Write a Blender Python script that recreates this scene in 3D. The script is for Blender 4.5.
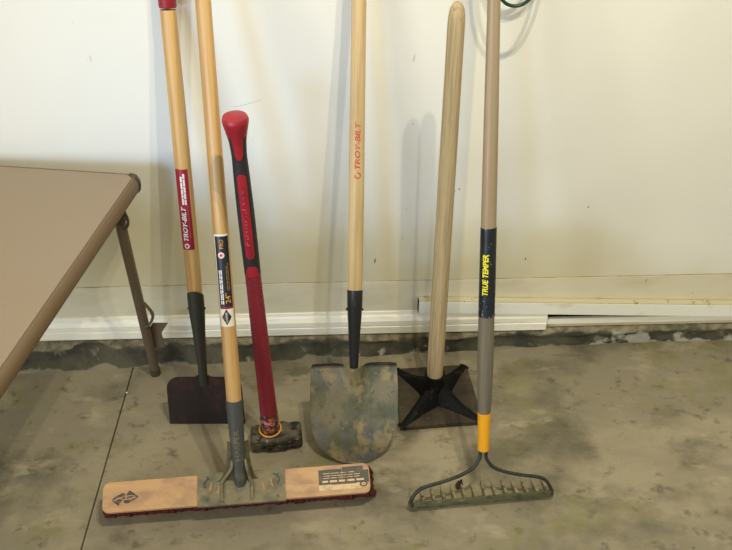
import bpy, bmesh, math, random
from mathutils import Vector, Matrix, noise
random.seed(7)
D = bpy.data; SC = bpy.context.scene; COL = SC.collection
for o in list(D.objects): D.objects.remove(o)
R = math.radians

# ------------------------------------------------------------------ camera
CAM = Vector((0, -1.68, 1.57)); PITCH = R(38); YAW = R(-1.3); ROLL = -.00684; F = 800.0
fw = Vector((-math.sin(YAW)*math.cos(PITCH), math.cos(YAW)*math.cos(PITCH), -math.sin(PITCH)))
r0 = Vector((math.cos(YAW), math.sin(YAW), 0)); u0 = r0.cross(fw)
rt = r0*math.cos(ROLL)+u0*math.sin(ROLL); up = -r0*math.sin(ROLL)+u0*math.cos(ROLL)
cd = D.cameras.new('camera'); cam = D.objects.new('camera', cd); COL.objects.link(cam)
cd.sensor_fit = 'HORIZONTAL'; cd.sensor_width = 36; cd.lens = 36*F/732; cd.clip_start = .02
m = Matrix((rt, up, -fw)).transposed().to_4x4(); m.translation = CAM
cam.matrix_world = m; SC.camera = cam

# ------------------------------------------------------------------ light and exposure
SC.view_settings.view_transform = 'Standard'; SC.view_settings.look = 'None'
SC.view_settings.gamma = 1; SC.view_settings.exposure = 0.18
w = D.worlds.new('garage_air'); SC.world = w; w.use_nodes = True
bg = w.node_tree.nodes['Background']; bg.inputs[0].default_value = (1.0, .95, .78, 1); bg.inputs[1].default_value = .40

def point(name, loc, power, color, size):
    l = D.lights.new(name, 'POINT'); l.energy = power; l.color = color; l.shadow_soft_size = size
    o = D.objects.new(name, l); COL.objects.link(o); o.location = loc; return o

def area(name, loc, target, power, color, sx, sy, spread=math.pi):
    l = D.lights.new(name, 'AREA'); l.energy = power; l.color = color; l.shape = 'RECTANGLE'; l.size = sx; l.size_y = sy
    l.spread = spread
    o = D.objects.new(name, l); COL.objects.link(o); o.location = loc
    o.rotation_euler = (Vector(target)-Vector(loc)).to_track_quat('-Z', 'Y').to_euler(); return o

point('ceiling_bulb', (.29, -1.04, 2.42), 43, (1, .93, .76), .016)
point('ceiling_bulb', (.435, -1.0, 2.42), 43, (1, .93, .76), .016)
area('open_garage_door', (-3.2, -4.0, 1.6), (0, 0, .4), 88, (.90, .95, 1.0), 1.8, 2.0)
def spot(name, loc, target, power, color, ang, blend, size):
    l = D.lights.new(name, 'SPOT'); l.energy = power; l.color = color; l.spot_size = R(ang); l.spot_blend = blend; l.shadow_soft_size = size
    o = D.objects.new(name, l); COL.objects.link(o); o.location = loc
    o.rotation_euler = (Vector(target)-Vector(loc)).to_track_quat('-Z', 'Y').to_euler(); return o
spot('added_cool_spot', (-1.4, -3.4, 1.7), (-.30, 0, .74), 200, (.24, .50, 1.0), 23, 1.0, .4)  # added spot that makes the bluish patch on the wall; its source is unseen

# ------------------------------------------------------------------ helpers
def s2l(c):
    return tuple((v/255/12.92 if v/255 <= .04045 else ((v/255+.055)/1.055)**2.4) for v in c)+(1,)

def mat(name, base, rough=.6, metal=0, spec=.5, layers=(), bump=0, bscale=(60, 60, 60), bdetail=4, coat=0):
    """layers: (colour, scale xyz, lo, hi, seed, detail[, strength])"""
    M = D.materials.new(name); M.use_nodes = True; nt = M.node_tree; N = nt.nodes; L = nt.links
    b = N['Principled BSDF']; b.inputs['Roughness'].default_value = rough; b.inputs['Metallic'].default_value = metal
    b.inputs['Specular IOR Level'].default_value = spec; b.inputs['Coat Weight'].default_value = coat
    b.inputs['Coat Roughness'].default_value = .25
    tc = N.new('ShaderNodeTexCoord')
    def nz(scale, seed, detail, rg=.6):
        mp = N.new('ShaderNodeMapping'); mp.inputs['Scale'].default_value = scale; mp.inputs['Location'].default_value = (seed*3.1, seed*1.7, seed*.9)
        L.new(tc.outputs['Object'], mp.inputs[0]); t = N.new('ShaderNodeTexNoise'); t.inputs['Scale'].default_value = 1
        t.inputs['Detail'].default_value = detail; t.inputs['Roughness'].default_value = rg; L.new(mp.outputs[0], t.inputs['Vector']); return t
    cur = None
    for ly in layers:
        c, sc, lo, hi, seed, det = ly[:6]; st = ly[6] if len(ly) > 6 else 1
        t = nz(sc, seed, det); mr = N.new('ShaderNodeMapRange'); mr.inputs[1].default_value = lo; mr.inputs[2].default_value = hi
        mr.inputs[3].default_value = 0; mr.inputs[4].default_value = st; L.new(t.outputs['Fac'], mr.inputs[0])
        mx = N.new('ShaderNodeMix'); mx.data_type = 'RGBA'; L.new(mr.outputs[0], mx.inputs[0])
        if cur is None: mx.inputs[6].default_value = s2l(base)
        else: L.new(cur, mx.inputs[6])
        mx.inputs[7].default_value = s2l(c); cur = mx.outputs[2]
    if cur is None: b.inputs['Base Color'].default_value = s2l(base)
    else: L.new(cur, b.inputs['Base Color'])
    if bump:
        t = nz(bscale, 9, bdetail); bp = N.new('ShaderNodeBump'); bp.inputs['Strength'].default_value = 1; bp.inputs['Distance'].default_value = bump
        L.new(t.outputs['Fac'], bp.inputs['Height']); L.new(bp.outputs[0], b.inputs['Normal'])
    return M

def link(name, bm, m, parent=None, smooth=True, mods=None, recalc=True):
    if recalc: bmesh.ops.recalc_face_normals(bm, faces=bm.faces)
    me = D.meshes.new(name); bm.to_mesh(me); bm.free()
    for mm in (m if isinstance(m, (list, tuple)) else [m]): me.materials.append(mm)
    o = D.objects.new(name, me); COL.objects.link(o); o.parent = parent
    if smooth:
        me.polygons.foreach_set('use_smooth', [True]*len(me.polygons))
        bm2 = bmesh.new(); bm2.from_mesh(me)
        for e in bm2.edges:
            if len(e.link_faces) == 2 and e.calc_face_angle(0) > R(38): e.smooth = False
        bm2.to_mesh(me); bm2.free()
    return o

def tagp(o, label=None, cat=None, group=None, kind=None):
    if label: o['label'] = label
    if cat: o['category'] = cat
    if group: o['group'] = group
    if kind: o['kind'] = kind
    return o

def thing(name, label, cat, mw, group=None):
    o = D.objects.new(name, None); COL.objects.link(o); o.empty_display_size = .05
    o.matrix_world = mw; return tagp(o, label, cat, group)

def frame(origin, zdir, xh=(1, 0, 0)):
    z = Vector(zdir).normalized(); y = z.cross(Vector(xh)).normalized(); x = y.cross(z)
    m = Matrix((x, y, z)).transposed().to_4x4(); m.translation = Vector(origin); return m

def box(bm, c, s, M=None, bev=0, seg=2):
    r = bmesh.ops.create_cube(bm, size=1); vs = r['verts']
    for v in vs: v.co = Vector((v.co.x*s[0]+c[0], v.co.y*s[1]+c[1], v.co.z*s[2]+c[2]))
    if bev:
        es = list({e for v in vs for e in v.link_edges})
        g = bmesh.ops.bevel(bm, geom=es, offset=bev, segments=seg, profile=.5, affect='EDGES')
        vs = list({v for f in g['faces'] for v in f.verts} | {v for v in vs if v.is_valid})
    if M is not None:
        for v in vs: v.co = M @ v.co
    return vs

def lathe(bm, prof, seg=32, sx=1, sy=1, off=None, M=None):
    """prof: [(r,z)]; off: function z -> (dx,dy)"""
    rings = []
    for r_, z in prof:
        dx, dy = off(z) if off else (0, 0)
        rings.append([bm.verts.new((dx+r_*sx*math.cos(2*math.pi*i/seg), dy+r_*sy*math.sin(2*math.pi*i/seg), z)) for i in range(seg)])
    for a, b in zip(rings, rings[1:]):
        for i in range(seg): bm.faces.new((a[i], a[(i+1) % seg], b[(i+1) % seg], b[i]))
    bm.faces.new(rings[0][::-1]); bm.faces.new(rings[-1])
    if M is not None:
        for g in rings:
            for v in g: v.co = M @ v.co

def tube(bm, pts, rad, seg=14, flat=1, n_sub=0):
    pts = [Vector(p) for p in pts]
    if n_sub:
        out = []
        P = [pts[0]*2-pts[1]]+pts+[pts[-1]*2-pts[-2]]
        rr = rad if isinstance(rad, list) else [rad]*len(pts); ro = []
        for i in range(1, len(P)-2):
            for k in range(n_sub):
                t = k/n_sub; a, b, c, d = P[i-1], P[i], P[i+1], P[i+2]
                out.append(.5*((2*b)+(c-a)*t+(2*a-5*b+4*c-d)*t*t+(-a+3*b-3*c+d)*t**3)); ro.append(rr[i-1]*(1-t)+rr[i]*t)
        out.append(pts[-1]); ro.append(rr[-1]); pts, rad = out, ro
    if not isinstance(rad, list): rad = [rad]*len(pts)
    t0 = (pts[1]-pts[0]).normalized(); nrm = t0.orthogonal().normalized(); rings = []
    for i, p in enumerate(pts):
        t = (pts[min(i+1, len(pts)-1)]-pts[max(i-1, 0)]).normalized()
        nrm = (nrm-t*nrm.dot(t)).normalized(); bn = t.cross(nrm)
        rings.append([bm.verts.new(p+rad[i]*(nrm*math.cos(2*math.pi*k/seg)+bn*flat*math.sin(2*math.pi*k/seg))) for k in range(seg)])
    for a, b in zip(rings, rings[1:]):
        for i in range(seg): bm.faces.new((a[i], a[(i+1) % seg], b[(i+1) % seg], b[i]))
    bm.faces.new(rings[0][::-1]); bm.faces.new(rings[-1])

def prism(bm, outline, d0, d1, fn=lambda x, y, d: (x, y, d)):
    a = [bm.verts.new(fn(x, y, d0)) for x, y in outline]; b = [bm.verts.new(fn(x, y, d1)) for x, y in outline]
    n = len(outline)
    for i in range(n): bm.faces.new((a[i], a[(i+1) % n], b[(i+1) % n], b[i]))
    bm.faces.new(a[::-1]); bm.faces.new(b)

def rrect(x0, y0, x1, y1, r, n=6):
    out = []
    for cx, cy, a0 in ((x1-r, y0+r, -90), (x1-r, y1-r, 0), (x0+r, y1-r, 90), (x0+r, y0+r, 180)):
        for k in range(n+1):
            a = R(a0+90*k/n); out.append((cx+r*math.cos(a), cy+r*math.sin(a)))
    return out

def text_bm(s, height, width=None, shear=0, offset=0):
    """mesh of a word: x from 0 to width, y from 0 to cap height"""
    c = D.curves.new('word', 'FONT'); c.body = s; c.size = 1; c.shear = shear; c.offset = offset; c.resolution_u = 3
    o = D.objects.new('word', c); COL.objects.link(o)
    dg = bpy.context.evaluated_depsgraph_get(); me = D.meshes.new_from_object(o.evaluated_get(dg))
    D.objects.remove(o); D.curves.remove(c)
    bm = bmesh.new(); bm.from_mesh(me); D.meshes.remove(me)
    xs = [v.co.x for v in bm.verts]; ys = [v.co.y for v in bm.verts]
    x0, x1, y0, y1 = min(xs), max(xs), min(ys), max(ys); k = height/(y1-y0); kx = width/(x1-x0) if width else k
    for v in bm.verts: v.co = Vector(((v.co.x-x0)*kx, (v.co.y-y0)*k, 0))
    return bm

def poly_bm(outlines):
    bm = bmesh.new()
    for ol in outlines: bm.faces.new([bm.verts.new((x, y, 0)) for x, y in ol])
    return bm

def slice_y(bm, step=.0012):
    ys = [v.co.y for v in bm.verts]; y = min(ys)+step
    while y < max(ys):
        bmesh.ops.bisect_plane(bm, geom=bm.verts[:]+bm.edges[:]+bm.faces[:], plane_co=(0, y, 0), plane_no=(0, 1, 0)); y += step

def wrap(bm, rfun, z0, a0, eps=.0004):
    """flat art (x along the pole, y across it) laid on a pole: reads bottom to top, tops of letters to the left"""
    slice_y(bm)
    for v in bm.verts:
        z = z0+v.co.x; r_ = rfun(z)+eps; a = a0-v.co.y/r_
        v.co = Vector((r_*math.sin(a), -r_*math.cos(a), z))
    return bm

def rects(*rs): return poly_bm([[(x0, y0), (x1, y0), (x1, y1), (x0, y1)] for x0, y0, x1, y1 in rs])

def word_rows(x0, x1, ys, h, seed, wmin=.003, wmax=.008, gap=.0012):
    rr = random.Random(seed); out = []
    for y in ys:
        x = x0
        while x < x1-wmin:
            w_ = min(rr.uniform(wmin, wmax), x1-x); out.append((x, y, x+w_, y+h)); x += w_+gap
    return rects(*out)

def lerp_prof(pts):
    def f(z):
        if z <= pts[0][1]: return pts[0][0]
        for (ra, za), (rb, zb) in zip(pts, pts[1:]):
            if z <= zb: return ra+(rb-ra)*(z-za)/(zb-za) if zb > za else rb
        return pts[-1][0]
    return f

# ------------------------------------------------------------------ materials
wall_paint = mat('cream_wall_paint', (236, 233, 218), .55, layers=[((241, 238, 222), (2.2, 2, 1.6), .42, .66, 2, 2), ((230, 225, 202), (1.4, 2, 3.0), .52, .75, 5, 3, .6),
                 ((190, 178, 150), (60, 20, 14), .76, .80, 8, 2, .6)], bump=.0004, bscale=(18, 18, 18))
wall_low = mat('lower_wall_paint', (222, 214, 184), .6, layers=[((205, 195, 160), (6, 5, 14), .48, .7, 3, 5, .7), ((170, 150, 112), (26, 10, 30), .70, .78, 6, 3, .7)], bump=.0005, bscale=(25, 25, 40))
trim_paint = mat('white_trim_paint', (250, 246, 226), .45, layers=[((222, 212, 182), (9, 9, 60), .54, .72, 4, 5, .6)], bump=.0002)
board_paint = mat('white_board_paint', (244, 243, 226), .5, layers=[((214, 208, 180), (12, 20, 30), .58, .72, 4, 4, .6)])
board_edge = mat('soiled_board_edge', (212, 200, 164), .8, layers=[((150, 126, 88), (40, 40, 40), .58, .7, 4, 4)])
gap_dark = mat('dark_gap', (38, 34, 24), .95)
crack_brown = mat('brown_seam', (176, 152, 108), .9, layers=[((215, 200, 160), (20, 20, 20), .45, .6, 2, 4)])

def concrete_floor():
    return mat('stained_concrete', (142, 133, 110), .62, spec=.3, layers=[
        ((160, 149, 122), (2.1, 3.2, 1), .46, .58, 1, 7), ((100, 94, 74), (2.9, 4.2, 1), .50, .62, 4, 8, .85),
        ((128, 124, 78), (6.0, 8, 1), .55, .66, 7, 6, .6), ((172, 160, 132), (5.2, 10, 1), .58, .68, 11, 9, .8),
        ((82, 76, 58), (24, 30, 10), .58, .70, 13, 7, .6), ((144, 134, 108), (60, 70, 10), .62, .70, 15, 5, .6), ((66, 58, 46), (85, 85, 10), .72, .75, 17, 3, .8)],
        bump=.0022, bscale=(45, 45, 45), bdetail=10)
floor_m = concrete_floor()

def stem_material():
    M = mat('crumbling_foundation', (80, 76, 58), .85, layers=[((52, 50, 40), (9, 9, 14), .45, .6, 2, 6), ((120, 114, 92), (20, 20, 24), .58, .68, 5, 5)], bump=.002, bscale=(60, 60, 60), bdetail=8)
    nt = M.node_tree; N = nt.nodes; L = nt.links; b = N['Principled BSDF']
    dark = b.inputs['Base Color'].links[0].from_socket
    tc = N.new('ShaderNodeTexCoord'); sp = N.new('ShaderNodeSeparateXYZ'); L.new(tc.outputs['Object'], sp.inputs[0])
    t = N.new('ShaderNodeTexNoise'); t.inputs['Scale'].default_value = 11; t.inputs['Detail'].default_value = 6
    mp = N.new('ShaderNodeMapping'); mp.inputs['Scale'].default_value = (1, 1, .4); L.new(tc.outputs['Object'], mp.inputs[0]); L.new(mp.outputs[0], t.inputs['Vector'])
    ma = N.new('ShaderNodeMath'); ma.operation = 'MULTIPLY_ADD'; ma.inputs[1].default_value = .055; L.new(t.outputs['Fac'], ma.inputs[0]); L.new(sp.outputs['Z'], ma.inputs[2])
    mr = N.new('ShaderNodeMapRange'); mr.inputs[1].default_value = .070; mr.inputs[2].default_value = .075; L.new(ma.outputs[0], mr.inputs[0])
    mx = N.new('ShaderNodeMix'); mx.data_type = 'RGBA'; L.new(mr.outputs[0], mx.inputs[0]); L.new(dark, mx.inputs[6])
    t2 = N.new('ShaderNodeTexNoise'); t2.inputs['Scale'].default_value = 38; t2.inputs['Detail'].default_value = 6; L.new(tc.outputs['Object'], t2.inputs['Vector'])
    cr = N.new('ShaderNodeValToRGB'); cr.color_ramp.elements[0].position = .38; cr.color_ramp.elements[0].color = s2l((100, 94, 72))
    cr.color_ramp.elements[1].position = .62; cr.color_ramp.elements[1].color = s2l((150, 140, 110)); L.new(t2.outputs['Fac'], cr.inputs[0]); L.new(cr.outputs[0], mx.inputs[7])
    # pale efflorescence line along the foot of the wall
    mf = N.new('ShaderNodeMapRange'); mf.inputs[1].default_value = .031; mf.inputs[2].default_value = .027; mf.inputs[4].default_value = .6; L.new(ma.outputs[0], mf.inputs[0])
    m3 = N.new('ShaderNodeMix'); m3.data_type = 'RGBA'; L.new(mf.outputs[0], m3.inputs[0]); L.new(mx.outputs[2], m3.inputs[6]); m3.inputs[7].default_value = s2l((150, 144, 120))
    gx = N.new('ShaderNodeMapRange'); gx.inputs[1].default_value = .55; gx.inputs[2].default_value = .75; gx.inputs[4].default_value = .16; L.new(sp.outputs['X'], gx.inputs[0])
    t4 = N.new('ShaderNodeTexNoise'); t4.inputs['Scale'].default_value = 16; t4.inputs['Detail'].default_value = 6; L.new(tc.outputs['Object'], t4.inputs['Vector'])
    ad = N.new('ShaderNodeMath'); ad.operation = 'ADD'; L.new(gx.outputs[0], ad.inputs[0]); L.new(t4.outputs['Fac'], ad.inputs[1])
    sz = N.new('ShaderNodeMath'); sz.operation = 'MULTIPLY_ADD'; sz.inputs[1].default_value = -3.5; L.new(sp.outputs['Z'], sz.inputs[0]); L.new(ad.outputs[0], sz.inputs[2])
    me_ = N.new('ShaderNodeMapRange'); me_.inputs[1].default_value = .60; me_.inputs[2].default_value = .66; me_.inputs[4].default_value = .85; L.new(sz.outputs[0], me_.inputs[0])
    m5 = N.new('ShaderNodeMix'); m5.data_type = 'RGBA'; L.new(me_.outputs[0], m5.inputs[0]); L.new(m3.outputs[2], m5.inputs[6]); m5.inputs[7].default_value = s2l((176, 172, 156))
    L.new(m5.outputs[2], b.inputs['Base Color']); return M
stem_m = stem_material()
def low_yellow_tint(M, colour, ztop, amp, strength):
    # darker, yellower tone low on the wall, weaker to the right, with an irregular upper limit
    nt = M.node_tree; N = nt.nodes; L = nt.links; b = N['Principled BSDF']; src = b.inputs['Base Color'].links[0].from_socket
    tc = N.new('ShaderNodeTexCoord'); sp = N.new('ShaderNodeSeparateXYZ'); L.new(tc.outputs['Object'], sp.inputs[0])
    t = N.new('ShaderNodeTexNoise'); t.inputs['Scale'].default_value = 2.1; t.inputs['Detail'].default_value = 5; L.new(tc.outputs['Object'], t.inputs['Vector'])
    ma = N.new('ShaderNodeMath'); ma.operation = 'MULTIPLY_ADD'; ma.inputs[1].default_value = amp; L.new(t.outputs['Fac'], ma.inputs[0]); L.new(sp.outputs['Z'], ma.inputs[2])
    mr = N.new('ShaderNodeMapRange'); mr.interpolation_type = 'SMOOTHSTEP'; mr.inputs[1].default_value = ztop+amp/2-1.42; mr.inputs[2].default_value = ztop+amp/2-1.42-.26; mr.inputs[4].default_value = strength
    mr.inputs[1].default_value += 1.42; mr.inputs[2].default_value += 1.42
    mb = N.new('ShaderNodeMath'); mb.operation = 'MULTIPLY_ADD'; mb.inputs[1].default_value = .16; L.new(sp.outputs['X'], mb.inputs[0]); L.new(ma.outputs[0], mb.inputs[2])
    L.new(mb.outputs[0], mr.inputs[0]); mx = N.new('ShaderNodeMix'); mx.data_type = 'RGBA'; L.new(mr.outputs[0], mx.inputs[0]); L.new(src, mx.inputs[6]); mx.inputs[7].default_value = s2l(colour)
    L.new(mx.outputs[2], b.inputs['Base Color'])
low_yellow_tint(wall_paint, (208, 197, 154), .56, .70, .8)

gold_wood = mat('varnished_golden_wood', (214, 172, 104), .42, layers=[((186, 138, 74), (55, 55, 2.2), .45, .66, 2, 4), ((226, 190, 128), (30, 30, 1.3), .55, .75, 5, 3, .7), ((140, 96, 50), (160, 160, 5), .68, .76, 8, 3, .6)], bump=.0002, bscale=(160, 160, 8))
broom_wood = mat('broom_handle_wood', (204, 164, 102), .42, layers=[((182, 130, 66), (60, 60, 2), .45, .66, 12, 4), ((218, 178, 112), (30, 30, 1.2), .55, .75, 15, 3, .7)], bump=.0002, bscale=(160, 160, 8))
pale_wood = mat('pale_ash_wood', (212, 182, 128), .5, layers=[((186, 154, 102), (60, 60, 2.4), .45, .65, 3, 4), ((226, 202, 156), (32, 32, 1.5), .52, .7, 6, 3, .7), ((150, 116, 72), (120, 120, 6), .7, .78, 9, 3, .5)], bump=.0002, bscale=(160, 160, 8))
old_wood = mat('weathered_tamper_wood', (186, 164, 122), .75, layers=[((150, 128, 90), (260, 260, 5), .46, .62, 3, 5, .8), ((204, 186, 146), (140, 140, 3), .55, .68, 6, 4, .6), ((104, 86, 60), (330, 330, 8), .60, .70, 9, 4, .7)], bump=.0008, bscale=(200, 200, 6), bdetail=5)
grey_wood = mat('satin_grey_brown_wood', (158, 138, 108), .42, layers=[((146, 126, 98), (90, 90, 2.5), .45, .65, 4, 4), ((190, 170, 142), (50, 50, 1.6), .55, .7, 6, 3, .6)], bump=.0002, bscale=(160, 160, 8))
grey_fibre = mat('dull_grey_handle_coating', (116, 108, 90), .5, layers=[((100, 94, 80), (90, 90, 3), .45, .65, 4, 4)])
block_wood = mat('worn_broom_block_wood', (198, 156, 108), .6, layers=[((164, 130, 98), (12, 22, 22), .46, .62, 3, 7, .9), ((160, 122, 100), (30, 60, 60), .58, .72, 6, 5, .6), ((222, 180, 124), (6, 60, 60), .55, .7, 9, 4, .6)], bump=.0003, bscale=(40, 200, 200))
block_edge = None
red_paint = mat('dark_red_grip', (146, 22, 34), .45)
crimson = mat('crimson_label', (158, 26, 44), .35, layers=[((130, 22, 34), (20, 20, 9), .5, .7, 2, 2)])
white_ink = mat('white_ink', (236, 226, 216), .5)
faint_ink = mat('faint_cream_ink', (196, 160, 140), .5)
red_ink = mat('red_ink', (204, 62, 44), .5, layers=[((208, 110, 74), (90, 90, 90), .5, .6, 2, 4)])
black_ink = mat('black_label_film', (34, 34, 38), .35)
orange_ink = mat('orange_ink', (228, 158, 46), .5)
cream_label = mat('cream_label_paper', (232, 222, 192), .5)
grey_label = mat('scuffed_grey_label', (76, 70, 58), .55, layers=[((104, 94, 76), (60, 60, 60), .5, .65, 2, 5, .7)])
worn_label = mat('worn_cream_label', (214, 192, 150), .6, layers=[((190, 152, 100), (50, 60, 60), .5, .62, 4, 5)])
worn_ink = mat('worn_black_stencil', (70, 62, 56), .6, layers=[((140, 112, 84), (170, 170, 170), .52, .62, 2, 5, .8)])
pink_ink = mat('pink_white_roundel', (240, 190, 176), .5)
navy_label = mat('navy_label_sleeve', (24, 34, 44), .35, layers=[((22, 24, 28), (8, 40, 40), .5, .6, 2, 2), ((190, 190, 186), (150, 150, 70), .66, .69, 5, 3)])
black_sleeve = mat('black_label_sleeve', (26, 28, 28), .35, layers=[((150, 148, 140), (170, 170, 90), .68, .71, 5, 3)])
yellow_ink = mat('yellow_ink', (238, 226, 30), .5)
dark_steel = mat('rust_dark_steel', (42, 34, 30), .6, spec=.3, metal=.15, layers=[((64, 38, 32), (30, 30, 30), .48, .62, 2, 5), ((36, 34, 32), (18, 18, 18), .5, .64, 5, 5), ((96, 78, 68), (150, 150, 150), .72, .76, 8, 3)], bump=.0006, bscale=(120, 120, 120))
socket_green = mat('dark_green_black_socket', (54, 56, 46), .5, metal=.2, layers=[((66, 50, 40), (30, 30, 14), .5, .65, 2, 5)], bump=.0004, bscale=(120, 120, 120))
black_paint = mat('black_socket_paint', (34, 34, 34), .42, metal=.1, layers=[((60, 56, 50), (60, 60, 60), .6, .7, 2, 5)])
grey_paint = mat('dark_grey_ferrule_paint', (72, 74, 70), .5, metal=.1, layers=[((94, 90, 76), (30, 30, 30), .52, .66, 2, 5)], bump=.0003)
dust_metal = mat('dusty_grey_bracket', (124, 114, 84), .6, metal=.1, layers=[((96, 92, 72), (30, 40, 40), .48, .64, 2, 5), ((142, 132, 104), (60, 60, 60), .58, .7, 4, 5)], bump=.0004)
slot_ochre = mat('wood_seen_through_slots', (172, 128, 74), .7)
bristle_m = mat('dark_red_bristles', (112, 22, 38), .6, layers=[((50, 16, 20), (140, 140, 20), .45, .6, 2, 3)])
rubber_red = mat('red_grip_rubber', (160, 26, 40), .42, spec=.5, layers=[((140, 20, 34), (30, 30, 8), .5, .65, 2, 2)])
rubber_black = mat('black_grip_rubber', (36, 32, 34), .55)
def grip_tex():
    M = mat('knurled_red_fibreglass', (140, 22, 38), .45)
    nt = M.node_tree; N = nt.nodes; L = nt.links; b = N['Principled BSDF']; tc = N.new('ShaderNodeTexCoord')
    ws = []
    for ang in (40, -40):
        mp = N.new('ShaderNodeMapping'); mp.inputs['Rotation'].default_value = (0, R(ang), 0); L.new(tc.outputs['Object'], mp.inputs[0])
        wv = N.new('ShaderNodeTexWave'); wv.bands_direction = 'X'; wv.inputs['Scale'].default_value = 62; L.new(mp.outputs[0], wv.inputs[0]); ws.append(wv)
    mm = N.new('ShaderNodeMath'); mm.operation = 'MINIMUM'; L.new(ws[0].outputs['Fac'], mm.inputs[0]); L.new(ws[1].outputs['Fac'], mm.inputs[1])
    bp = N.new('ShaderNodeBump'); bp.inputs['Distance'].default_value = .0022; L.new(mm.outputs[0], bp.inputs['Height']); L.new(bp.outputs[0], b.inputs['Normal'])
    return M
knurl_red = grip_tex()
resin = mat('smeared_orange_pink_resin', (70, 58, 62), .4, layers=[((196, 104, 44), (60, 60, 90), .52, .58, 2, 3), ((214, 128, 128), (70, 70, 70), .58, .62, 6, 3), ((34, 30, 40), (80, 80, 80), .56, .62, 9, 3)])
amber = mat('amber_collar', (222, 158, 60), .35)
hammer_steel = mat('chipped_black_hammer_steel', (74, 68, 56), .5, metal=.25, layers=[((98, 90, 68), (22, 30, 22), .46, .58, 2, 6), ((22, 20, 24), (30, 60, 60), .50, .56, 6, 6), ((176, 164, 156), (70, 130, 130), .63, .67, 9, 4), ((120, 74, 48), (60, 60, 60), .68, .74, 12, 4)], bump=.0014, bscale=(90, 90, 90))
blade_m = mat('muddy_blue_grey_shovel_steel', (120, 112, 86), .5, metal=.2, layers=[((78, 82, 58), (11, 11, 9), .42, .60, 2, 9, .9), ((92, 100, 116), (9, 9, 6), .50, .62, 31, 9, .7), ((150, 132, 90), (20, 20, 14), .50, .61, 9, 9, .85), ((70, 70, 52), (70, 70, 60), .54, .66, 12, 8, .7), ((168, 156, 120), (120, 120, 120), .64, .70, 14, 5, .6)], bump=.0014, bscale=(90, 90, 90), bdetail=8)
cast_black = mat('black_cast_iron_ribs', (16, 15, 13), .55, spec=.2, metal=.2, layers=[((52, 44, 34), (40, 40, 40), .58, .7, 2, 4)], bump=.0005)
cast_rust = mat('rust_brown_plate', (68, 58, 38), .55, metal=.1, layers=[((52, 42, 32), (20, 20, 20), .46, .6, 2, 6), ((98, 66, 46), (34, 34, 34), .6, .7, 5, 5), ((106, 92, 66), (60, 60, 60), .64, .74, 8, 5)], bump=.0008)
rake_steel = mat('dark_rake_steel', (58, 60, 54), .42, metal=.3, layers=[((44, 44, 38), (60, 60, 60), .5, .64, 2, 4)])
rake_mud = mat('mud_green_rake_bar', (86, 86, 58), .75, layers=[((60, 66, 42), (50, 80, 80), .48, .6, 2, 5), ((122, 112, 84), (60, 90, 90), .6, .7, 5, 5)], bump=.001)
tine_m = mat('worn_tine_steel', (156, 146, 116), .55, metal=.2, layers=[((96, 90, 66), (60, 60, 60), .5, .64, 2, 4)])
yellow_m = mat('yellow_ferrule_plastic', (236, 168, 26), .38, layers=[((222, 146, 20), (20, 20, 10), .5, .7, 2, 3)])
table_m = mat('taupe_table_vinyl', (150, 132, 108), .55, layers=[((150, 130, 104), (5, 5, 5), .45, .65, 2, 3)], bump=.0002, bscale=(300, 300, 300))
table_edge_m = mat('brown_table_edging', (112, 92, 66), .5, layers=[((112, 90, 62), (6, 6, 30), .45, .65, 3, 3)])
tube_m = mat('brown_painted_steel_tube', (98, 84, 66), .42)
cap_m = mat('dark_brown_corner_cap', (72, 58, 40), .5)
cord_m = mat('dark_green_cord', (22, 62, 44), .4)
leaf_m = mat('dry_brown_leaf', (74, 50, 34), .8)
straw_m = mat('pale_straw_flake', (206, 190, 130), .8)

# ------------------------------------------------------------------ the setting
X0, X1 = -2.2, 2.6
def struct(name, bm, m, **k): return tagp(link(name, bm, m, None, **k), kind='structure')

bm = bmesh.new(); JX = -.613      # control joint at x = JX, a real groove
def slab(x0, x1): box(bm, ((x0+x1)/2, -2.45, -.03), (x1-x0, 5.1, .06))
slab(X0, JX-.0022); slab(JX+.0022, X1); box(bm, (JX, -2.45, -.035), (.02, 5.1, .05))
struct('floor', bm, floor_m, smooth=False)

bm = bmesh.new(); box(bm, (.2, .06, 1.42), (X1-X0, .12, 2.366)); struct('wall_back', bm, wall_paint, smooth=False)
bm = bmesh.new()      # slightly proud board below the seam, its top edge ragged
n = 240; top = [(X0+(X1-X0)*i/n, .2335+.0012*noise.noise(Vector((i*.31, 3, 0)))+.0006*noise.noise(Vector((i*1.3, 7, 0)))) for i in range(n+1)]
prism(bm, [(X0, .06), (X1, .06)]+top[::-1], .0, .10, lambda x, y, d: (x, d-.0015, y))
struct('wall_lower_panel', bm, wall_low, smooth=False)
bm = bmesh.new(); box(bm, (.2, .05, .236), (X1-X0, .096, .008)); struct('wall_seam', bm, crack_brown, smooth=False)

# moulded baseboard: stepped profile swept along the wall, cut off square at x = .541
prof = [(0, .061), (-.016, .061), (-.0175, .063), (-.0175, .0855), (-.0155, .087), (-.0155, .0905), (-.0175, .092), (-.0175, .107), (-.015, .111), (-.011, .118), (-.007, .122), (-.005, .131), (0, .132)]
bm = bmesh.new(); prism(bm, prof, X0, .541, lambda x, y, d: (d, x, y)); struct('baseboard_back', bm, trim_paint, smooth=False)
bm = bmesh.new(); box(bm, ((.542+X1)/2, -.004, .086), (X1-.542, .012, .020), bev=.001); struct('trim_1', bm, trim_paint, smooth=False)
bm = bmesh.new(); box(bm, ((.542+X1)/2, .0, .112), (X1-.542, .003, .032)); struct('dark_gap_strip', bm, gap_dark, smooth=False)  # dark strip painted in for the shaded gap below the loose board

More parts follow.
